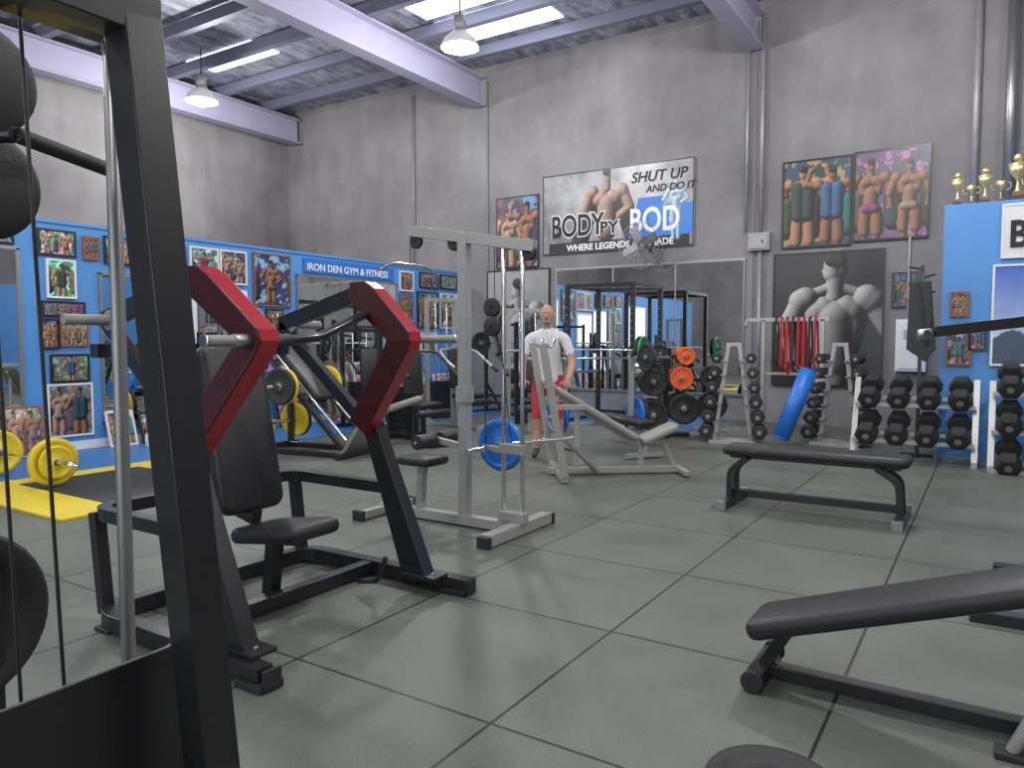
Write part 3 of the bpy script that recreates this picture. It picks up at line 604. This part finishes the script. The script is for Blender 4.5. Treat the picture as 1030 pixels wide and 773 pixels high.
b.beam((1.25,6.2,1.66),(-.32,5.72,1.46),.06,.07,BLK); b.cyl((-.34,5.72,1.45),(-.42,5.70,1.44),.035,STL); b.cyl((-.36,5.65,1.45),(-.36,5.8,1.45),.022,RUB)
pad(b,(.9,4.8,.5),(.4,.35,.08),LEA); b.beam((.9,4.8,.04),(.9,4.8,.46),.06,.06,BLK,up=V((0,1,0))); b.beam((.9,4.8,.3),(1.2,4.8,.3),.06,.06,BLK)
b.obj('leg_extension_machine',(1.2,5.4,0))

# ================================================================ DUMBBELL RACKS
def db_rack(name,x0,x1,y,n,tiers):
    b=B()
    for x in(x0,x1):
        b.beam((x,y-.25,.03),(x,y+.3,.03),.06,.06,SIL); b.beam((x,y-.16,.05),(x,y+.2,.95),.06,.05,SIL,up=V((0,1,0)))
    for z in tiers:
        yy=y-.16+.36*(z-.05)/.9
        for dy,dz in((-.12,-.04),(.12,.03)): b.beam((x0,yy+dy,z+dz),(x1,yy+dy,z+dz),.05,.04,SIL)
        for i in range(n):
            x=x0+(x1-x0)*(i+.5)/n; b.hexdb((x,yy,z+.11),(0,.9,.42),.48,.124)
            for s in(-1,1): b.box((x,yy+s*.12,z+.0),(.1,.05,.05),BLK)
    return b.obj(name,((x0+x1)/2,y,0))
db_rack('dumbbell_rack',-1.35,-.12,9.75,4,(.28,.69)); db_rack('dumbbell_rack',.03,1.3,9.6,4,(.06,.46,.86))
def db_tree(name,x,y,rot):
    b=B()
    b.box((0,0,.02),(.62,.5,.04),SIL)
    for s in(-1,1):
        b.beam((s*.24,0,.03),(s*.07,0,1.35),.05,.06,SIL,up=V((0,1,0)))
        for k in range(6):
            z=.16+k*.2; xx=s*(.24-.17*z/1.35); r=.105-.006*k
            b.beam((xx,-.14,z-.04),(xx,.14,z-.04),.03,.02,STL); b.hexdb((xx+s*.13,0,z),(0,1,0),.38-.015*k,r); b.beam((xx,0,z-.03),(xx+s*.13,0,z-.03),.16,.015,SIL)
    b.beam((-.1,0,1.35),(.1,0,1.35),.05,.05,SIL)
    return b.obj(name,(x,y,0),rot,local=True)
db_tree('dumbbell_tree',-2.98,10.3,.25); db_tree('dumbbell_tree',-1.7,10.8,-.1)
b=B(); YB=11.75
for x in(-2.95,-2.1): b.beam((x,YB,0),(x,YB,1.72),.06,.06,SIL,up=V((0,1,0))); b.beam((x,YB-.25,.03),(x,YB+.25,.03),.06,.05,SIL)
b.beam((-3.2,YB,1.72),(-2.0,YB,1.72),.06,.06,SIL); b.beam((-3.2,YB-.1,1.62),(-3.2,YB,1.72),.04,.04,SIL)
for i in range(8):
    x=-2.75+.08*i; L=.62+.07*(i%3); m=REDB if i%3 else RUB
    b.path([(x,YB-.08,1.72),(x,YB-.09,1.72-L),(x+.03,YB-.06,1.66-L),(x+.03,YB+.08,1.7-L),(x,YB+.08,1.72),(x,YB,1.77),(x,YB-.08,1.72)],0,m,fil=.04,sq=(.035,.008))
b.beam((-2.95,YB,.9),(-2.1,YB,.9),.04,.04,SIL)
b.obj('resistance_band_rack',(-2.5,YB,0))
b=B(); R=.11; b.cyl((-2.29,10.1,.13),(-2.0,10.3,1.0),R,BLUP,n=28); b.cyl((-2.297,10.095,.108),(-2.29,10.1,.13),R-.015,BLUP,r2=R,n=28); b.cyl((-2.0,10.3,1.0),(-1.993,10.305,1.022),R,BLUP,r2=R-.015,n=28)
b.cyl((-1.993,10.305,1.022),(-1.991,10.306,1.028),.03,RUB); b.obj('foam_roller',(-2.2,10.2,0),bev=0)
b=B(); b.beam((-.35,0,.03),(.35,0,.03),.06,.05,BLK); b.beam((0,-.3,.03),(0,.3,.03),.06,.05,BLK); b.beam((0,0,.03),(0,0,1.3),.08,.08,BLK,up=V((0,1,0)))
for x,z,R,m in((-.2,.32,.225,RUB),(.24,.42,.225,RUB),(-.2,.8,.2,RUB),(.2,.86,.17,ORG),(-.12,1.22,.13,RUB),(.26,1.18,.13,ORG)):
    b.cyl((x,-.3,z),(x,.3,z),.024,CHR); b.beam((0,0,z-.02),(x,0,z),.05,.05,BLK)
    for s in(-1,1):
        for k in range(3): b.plate((x,s*(.09+.055*k),z),(0,1,0),R,.045,m if k!=1 else RUB)
b.obj('weight_plate_tree',(-4.0,10.4,0),.5,local=True)
b=B(); b.beam((0,0,.03),(0,0,1.0),.05,.05,SIL,up=V((0,1,0))); b.beam((-.25,0,.03),(.25,0,.03),.05,.04,SIL); b.beam((0,-.2,.03),(0,.2,.03),.05,.04,SIL)
for z,R in((.4,.225),(.85,.17)):
    b.cyl((0,-.25,z),(0,.25,z),.024,CHR)
    for s in(-1,1):
        for k in range(2): b.plate((0,s*(.07+.055*k),z),(0,1,0),R,.045,RUB)
b.obj('weight_plate_tree',(-3.6,11.3,0),.2,local=True)
b=B(); b.beam((-.72,10.2,.02),(-.72,10.2,2.3),.04,.04,BLK,up=V((0,1,0))); b.beam((-.9,10.2,.02),(-.54,10.2,.02),.05,.04,BLK); b.beam((-.72,10.05,.02),(-.72,10.35,.02),.05,.04,BLK)
for i in range(5): b.beam((-.72,10.2,2.25-.1*i),(-.72+(.14 if i%2 else -.14),10.13,2.28-.1*i),.02,.02,BLK)
b.path([(-.80,10.12,2.2),(-.84,10.12,1.7),(-.8,10.12,1.5),(-.72,10.12,1.6),(-.70,10.12,2.2)],0,GRN,fil=.08,sq=(.015,.03))
b.path([(-.76,10.07,2.15),(-.7,10.07,1.7),(-.66,10.07,1.3),(-.6,10.07,1.7),(-.64,10.07,2.1)],0,BLK,fil=.08,sq=(.015,.04))
b.prism([(-.84,10.1,2.1),(-.62,10.1,2.1),(-.55,10.1,1.3),(-.66,10.1,1.15),(-.86,10.1,1.3)],(0,.05,0),LEA)
b.obj('accessory_stand',(-.72,10.2,0))
b=B(); X0,X1,Y0,Y1=-6.1,-4.9,11.25,12.45
for x in(X0,X1):
    for y in(Y0,Y1):
        b.beam((x,y,.01),(x,y,2.35),.07,.07,BLK,up=V((0,1,0)))
        for k in range(14): b.cyl((x,y-.037,.4+.12*k),(x,y-.034,.4+.12*k),.012,STL,n=8)
    b.beam((x,Y0,2.32),(x,Y1,2.32),.07,.06,BLK); b.beam((x,Y0-.2,.04),(x,Y1,.04),.07,.06,BLK); b.beam((x,Y0,.85),(x,Y1,.85),.05,.05,STL)
b.beam((X0,Y0,2.32),(X1,Y0,2.32),.06,.07,BLK); b.beam((X0,Y1,2.32),(X1,Y1,2.32),.06,.07,BLK); b.beam((X0,Y1,.1),(X1,Y1,.1),.06,.07,BLK)
b.cyl((-6.6,Y0-.06,1.25),(-4.4,Y0-.06,1.25),.014,CHR)
for s in(-1,1):
    b.cyl((-5.5+s*.7,Y0-.06,1.25),(-5.5+s*1.1,Y0-.06,1.25),.025,CHR); b.plate((-5.5+s*.76,Y0-.06,1.25),(1,0,0),.225,.045,RUB); b.plate((-5.5+s*.82,Y0-.06,1.25),(1,0,0),.225,.045,GRN if s>0 else BLUP); b.box((-5.5+s*.6,Y0-.06,1.19),(.06,.12,.06),STL)
b.obj('power_rack',(-5.5,11.85,0),bev=.003)
b=B()
for y in(-.5,.5): b.beam((0,y,.03),(0,y,1.75),.06,.06,BLK,up=V((0,1,0))); b.beam((-.3,y,.03),(.4,y,.03),.06,.05,BLK); b.beam((.35,y,.05),(0,y,.6),.04,.04,BLK)
b.beam((0,-.5,.2),(0,.5,.2),.05,.05,BLK); b.beam((0,-.5,1.7),(0,.5,1.7),.05,.05,BLK)
b.cyl((.05,-1.1,1.35),(.05,1.1,1.35),.014,CHR)
for s in(-1,1): b.plate((.05,s*.75,1.35),(0,1,0),.225,.05,RUB); b.cyl((.05,s*.68,1.35),(.05,s*1.1,1.35),.025,CHR)
b.obj('squat_stand',(-7.9,11.9,0),1.2,local=True)

# ================================================================ LEFT / MID MACHINES
b=B()
for y in(-.28,.28):
    b.beam((.0,y,.12),(-1.25,y,1.35),.05,.06,BLK); b.cyl((.0,y*.7,.2),(-1.2,y*.7,1.38),.02,CHR)
    b.beam((0,y,.04),(-1.35,y,.04),.07,.06,BLK); b.beam((-1.25,y,.04),(-1.25,y,1.35),.06,.06,BLK,up=V((0,1,0)))
b.beam((.05,-.45,.04),(.05,.45,.04),.07,.07,BLK); b.beam((-1.3,-.45,.04),(-1.3,.45,.04),.07,.07,BLK); b.box((.12,0,.22),(.05,.6,.4),STL,roty(.6))
pad(b,(-.72,0,.98),(.85,.4,.08),LEA,roty(math.atan2(1.23,1.25)))
pad(b,(-.98,-.2,1.32),(.2,.12,.1),LEA,roty(.78)); pad(b,(-.98,.2,1.32),(.2,.12,.1),LEA,roty(.78))
b.cyl((-.75,-.75,.85),(-.75,.75,.85),.024,CHR)
for s in(-1,1):
    b.plate((-.75,s*.42,.85),(0,1,0),.225,.05,YEL); b.plate((-.75,s*.48,.85),(0,1,0),.225,.05,RUB)
b.cyl((-1.25,-.55,.35),(-1.25,.55,.35),.024,CHR)
for s in(-1,1): b.plate((-1.25,s*.36,.35),(0,1,0),.225,.05,YEL); b.plate((-1.25,s*.42,.35),(0,1,0),.225,.05,RUB)
b.obj('hack_squat_machine',(-6.5,6.6,0),.15,local=True)
def selector(name,org,rot,fm,h=1.9,pm=LEA):
    b=B()
    for y in(-.3,.3): b.beam((-.5,y,.03),(-.5,y,h),.06,.06,fm,up=V((0,1,0)))
    b.beam((-.5,-.3,h-.03),(-.5,.3,h-.03),.07,.06,fm); b.beam((-.5,-.4,.04),(-.5,.4,.04),.08,.07,fm); b.beam((-.5,0,.04),(.7,0,.04),.08,.07,fm); b.beam((.7,-.3,.04),(.7,.3,.04),.07,.07,fm)
    for k in range(14): b.box((-.5,0,.13+.045*k),(.12,.4,.038),BLK)
    for y in(-.12,.12): b.cyl((-.5,y,.08),(-.5,y,h),.012,CHR)
    b.cyl((-.5,0,.76),(-.5,0,h),.005,RUB,n=6)
    b.beam((-.2,0,.04),(-.2,0,1.3),.07,.07,fm,up=V((0,1,0))); b.beam((-.5,0,1.25),(-.2,0,1.25),.06,.06,fm)
    pad(b,(-.12,0,.95),(.3,.65,.08),pm,Matrix.Rotation(-.1,3,'Y')@UPR); pad(b,(.15,0,.52),(.45,.36,.08),pm)
    b.beam((.15,0,.05),(.12,0,.48),.06,.06,fm)
    for y in(-1,1): b.path([(-.2,y*.08,1.25),(-.1,y*.38,1.25),(.1,y*.42,1.1),(.35,y*.4,.95)],.022,fm,fil=.1); b.cyl((.3,y*.4,.98),(.42,y*.4,.91),.028,RUB)
    b.cyl((.4,-.25,.42),(.4,.25,.42),.05,pm); b.beam((.15,0,.45),(.4,0,.42),.04,.04,fm)
    return b.obj(name,org,rot,local=True)
selector('seated_chest_machine',(-6.7,8.0,0),-.3,BLK,1.55); selector('seated_row_machine',(-7.2,9.7,0),-.2,SIL,2.1)
selector('leg_curl_machine',(-8.2,8.7,0),-.4,BLK,1.6); selector('shoulder_press_machine',(-5.75,9.5,0),-.9,SIL,1.9)
b=B(); zb=.262; b.cyl((-8.9,3.53,zb),(-6.95,3.53,zb),.014,CHR)
for x0,s in((-7.4,1),(-8.5,-1)):
    b.cyl((x0-s*.06,3.53,zb),(x0+s*.38,3.53,zb),.025,CHR); b.plate((x0,3.53,zb),(1,0,0),.225,.06,YEL); b.plate((x0+s*.06,3.53,zb),(1,0,0),.16,.03,YEL)
b.obj('barbell',(-7.9,3.53,.25),bev=0)
b=B()
for i in range(7):
    x=-9.2+.05*(i%2); y=5.6+.32*i; b.rev((x,y,.012),(0,0,1),[(.001,0),(.06,0),(.07,.02),(.07,.16),(.03,.2),(.02,.26),(.001,.26)],[WHT,ORG,YEL,BLUP][i%4],14)
b.obj('bottles_row',(-9.2,6.5,0),bev=0)

# ================================================================ MAN
def man(loc,rot):
    J={}
    def j(n,p,r): J[n]=(V(p),r)
    j('pel',(0,-.03,.97),(.155,.12)); j('wai',(0,-.01,1.13),(.16,.135)); j('che',(0,.03,1.34),(.18,.14)); j('uch',(0,.06,1.46),(.12,.09)); j('nek',(0,.09,1.54),(.06,.062)); j('hd',(0,.12,1.64),(.06,.07))
    for s,t in((-1,'l'),(1,'r')):
        j('sh'+t,(s*.2,.06,1.43),(.078,.078)); j('ua'+t,(s*.25,.08,1.3),(.062,.062)); j('el'+t,(s*.29,.1,1.16),(.048,.048)); j('fa'+t,(s*.285,.18,1.07),(.047,.047)); j('wr'+t,(s*.26,.29,.98),(.03,.034)); j('pa'+t,(s*.25,.36,.94),(.042,.026))
        j('hi'+t,(s*.1,-.02,.9),(.105,.11)); j('th'+t,(s*.115,.0,.7),(.09,.09)); j('kn'+t,(s*.125,.02,.5),(.065,.065)); j('ca'+t,(s*.13,-.02,.36),(.062,.062)); j('an'+t,(s*.135,-.02,.1),(.042,.045)); j('to'+t,(s*.15,.15,.045),(.045,.035))
    segs=[('pel','wai',1),('wai','che',1),('che','uch',1),('uch','nek',0),('nek','hd',0)]
    for t in'lr': segs+=[('uch','sh'+t,1),('sh'+t,'ua'+t,1),('ua'+t,'el'+t,0),('el'+t,'fa'+t,0),('fa'+t,'wr'+t,0),('wr'+t,'pa'+t,0),('pel','hi'+t,2),('hi'+t,'th'+t,2),('th'+t,'kn'+t,2),('kn'+t,'ca'+t,0),('ca'+t,'an'+t,0),('an'+t,'to'+t,3)]
    names=list(J); me=bpy.data.meshes.new('sk'); me.from_pydata([tuple(J[n][0]) for n in names],[(names.index(a),names.index(c)) for a,c,_ in segs],[])
    o=bpy.data.objects.new('sk',me); COL.objects.link(o)
    sk=o.modifiers.new('s','SKIN'); sk.use_smooth_shade=True
    if not me.skin_vertices: me.skin_vertices.new()
    for i,n in enumerate(names):
        d=me.skin_vertices[0].data[i]; d.radius=J[n][1]; d.use_root=(n=='pel')
    ss=o.modifiers.new('u','SUBSURF'); ss.levels=2; ss.render_levels=2
    bpy.context.view_layer.update(); dg=bpy.context.evaluated_depsgraph_get()
    m2=bpy.data.meshes.new_from_object(o.evaluated_get(dg)); m2.name='body'
    bpy.data.objects.remove(o)
    m2.materials.clear()
    for m in(SKN,SHIRT,PANT,SHOE): m2.materials.append(m)
    for p in m2.polygons:
        c=p.center; best=None
        for a,d,mi in segs:
            A,Bv=J[a][0],J[d][0]; t=max(0,min(1,(c-A).dot(Bv-A)/(Bv-A).length_squared)); r=J[a][1][0]*(1-t)+J[d][1][0]*t
            dd=(c-(A+(Bv-A)*t)).length-r
            if best is None or dd<best[0]: best=(dd,mi,a,t)
        mi=best[1]
        if best[2].startswith('ua') and best[3]<.35: mi=1
        p.material_index=mi; p.use_smooth=True
    root=bpy.data.objects.new('man',None); COL.objects.link(root); root.location=loc; root.rotation_euler=(0,0,rot)
    bo=bpy.data.objects.new('body',m2); COL.objects.link(bo); bo.parent=root
    b=B(); c=V((0,.14,1.70))
    vs0=len(b.v); b.sph(c,(.077,.098,.118),SKN,24,18)
    for i in range(vs0,len(b.v)):
        v=b.v[i]
        if v.z<c.z-.03: k=(c.z-.03-v.z)/.09; v.x=c.x+(v.x-c.x)*(1-.18*k); v.y+= .012*k
    b.sph(c+V((0,.1,-.02)),(.014,.022,.026),SKN,10,8); b.sph(c+V((0,.088,.03)),(.05,.016,.012),SKN,12,6)
    for s in(-1,1):
        b.sph(c+V((s*.078,-.01,-.005)),(.012,.024,.034),SKN,10,8); b.sph(c+V((s*.03,.088,.008)),(.013,.01,.008),WINK,10,6); b.sph(c+V((s*.03,.096,.008)),(.006,.004,.006),DARKINK,8,6); b.sph(c+V((s*.03,.093,.026)),(.018,.006,.005),BEARD,8,6)
    b.sph(c+V((0,.088,-.056)),(.024,.01,.006),LIP,10,6); b.sph(c+V((0,.045,-.085)),(.055,.05,.032),BEARD,16,8)
    b.obj('head',(0,0,0),bev=0,parent=root)
    b=B()
    for s in(-1,1):
        P=V((s*.25,.36,.94))
        for k,(dx,L) in enumerate(((-.03,.07),(-.01,.08),(.011,.075),(.031,.06))):
            a=P+V((dx,.02,0)); b.path([a,a+V((0,L*.55,-.012)),a+V((0,L*.85,-.045)),a+V((0,L*.7,-.07))],.0095,SKN,fil=.02,n=8)
        a=P+V((-s*.03,-.02,0)); b.path([a,a+V((-s*.03,.025,-.01)),a+V((-s*.035,.055,-.035))],.011,SKN,fil=.015,n=8)
        b.sph(P+V((0,.012,0)),(.044,.04,.022),SKN,14,8)
    b.obj('hands',(0,0,0),bev=0,parent=root)
    b=B(); b.rev((0,.085,1.515),(0,.2,1),[(.066,-.02),(.074,0),(.07,.012),(.062,.0)],SHIRT,20); b.obj('collar',(0,0,0),bev=0,parent=root)
man((-4.40,7.64,0),math.radians(180+25))

# ================================================================ LIGHT / CAMERA
w=bpy.data.worlds.new('world'); sc.world=w; w.use_nodes=True; bg=w.node_tree.nodes['Background']; bg.inputs[0].default_value=(.85,.93,1,1); bg.inputs[1].default_value=2.0
cam=bpy.data.cameras.new('camera'); co=bpy.data.objects.new('camera',cam); COL.objects.link(co)
cam.sensor_width=36; cam.lens=36*750/1030; cam.clip_start=.05
co.location=(0,0,1.4); co.rotation_euler=(math.pi/2-math.atan(43.5/750),0,math.radians(32.7)); sc.camera=co
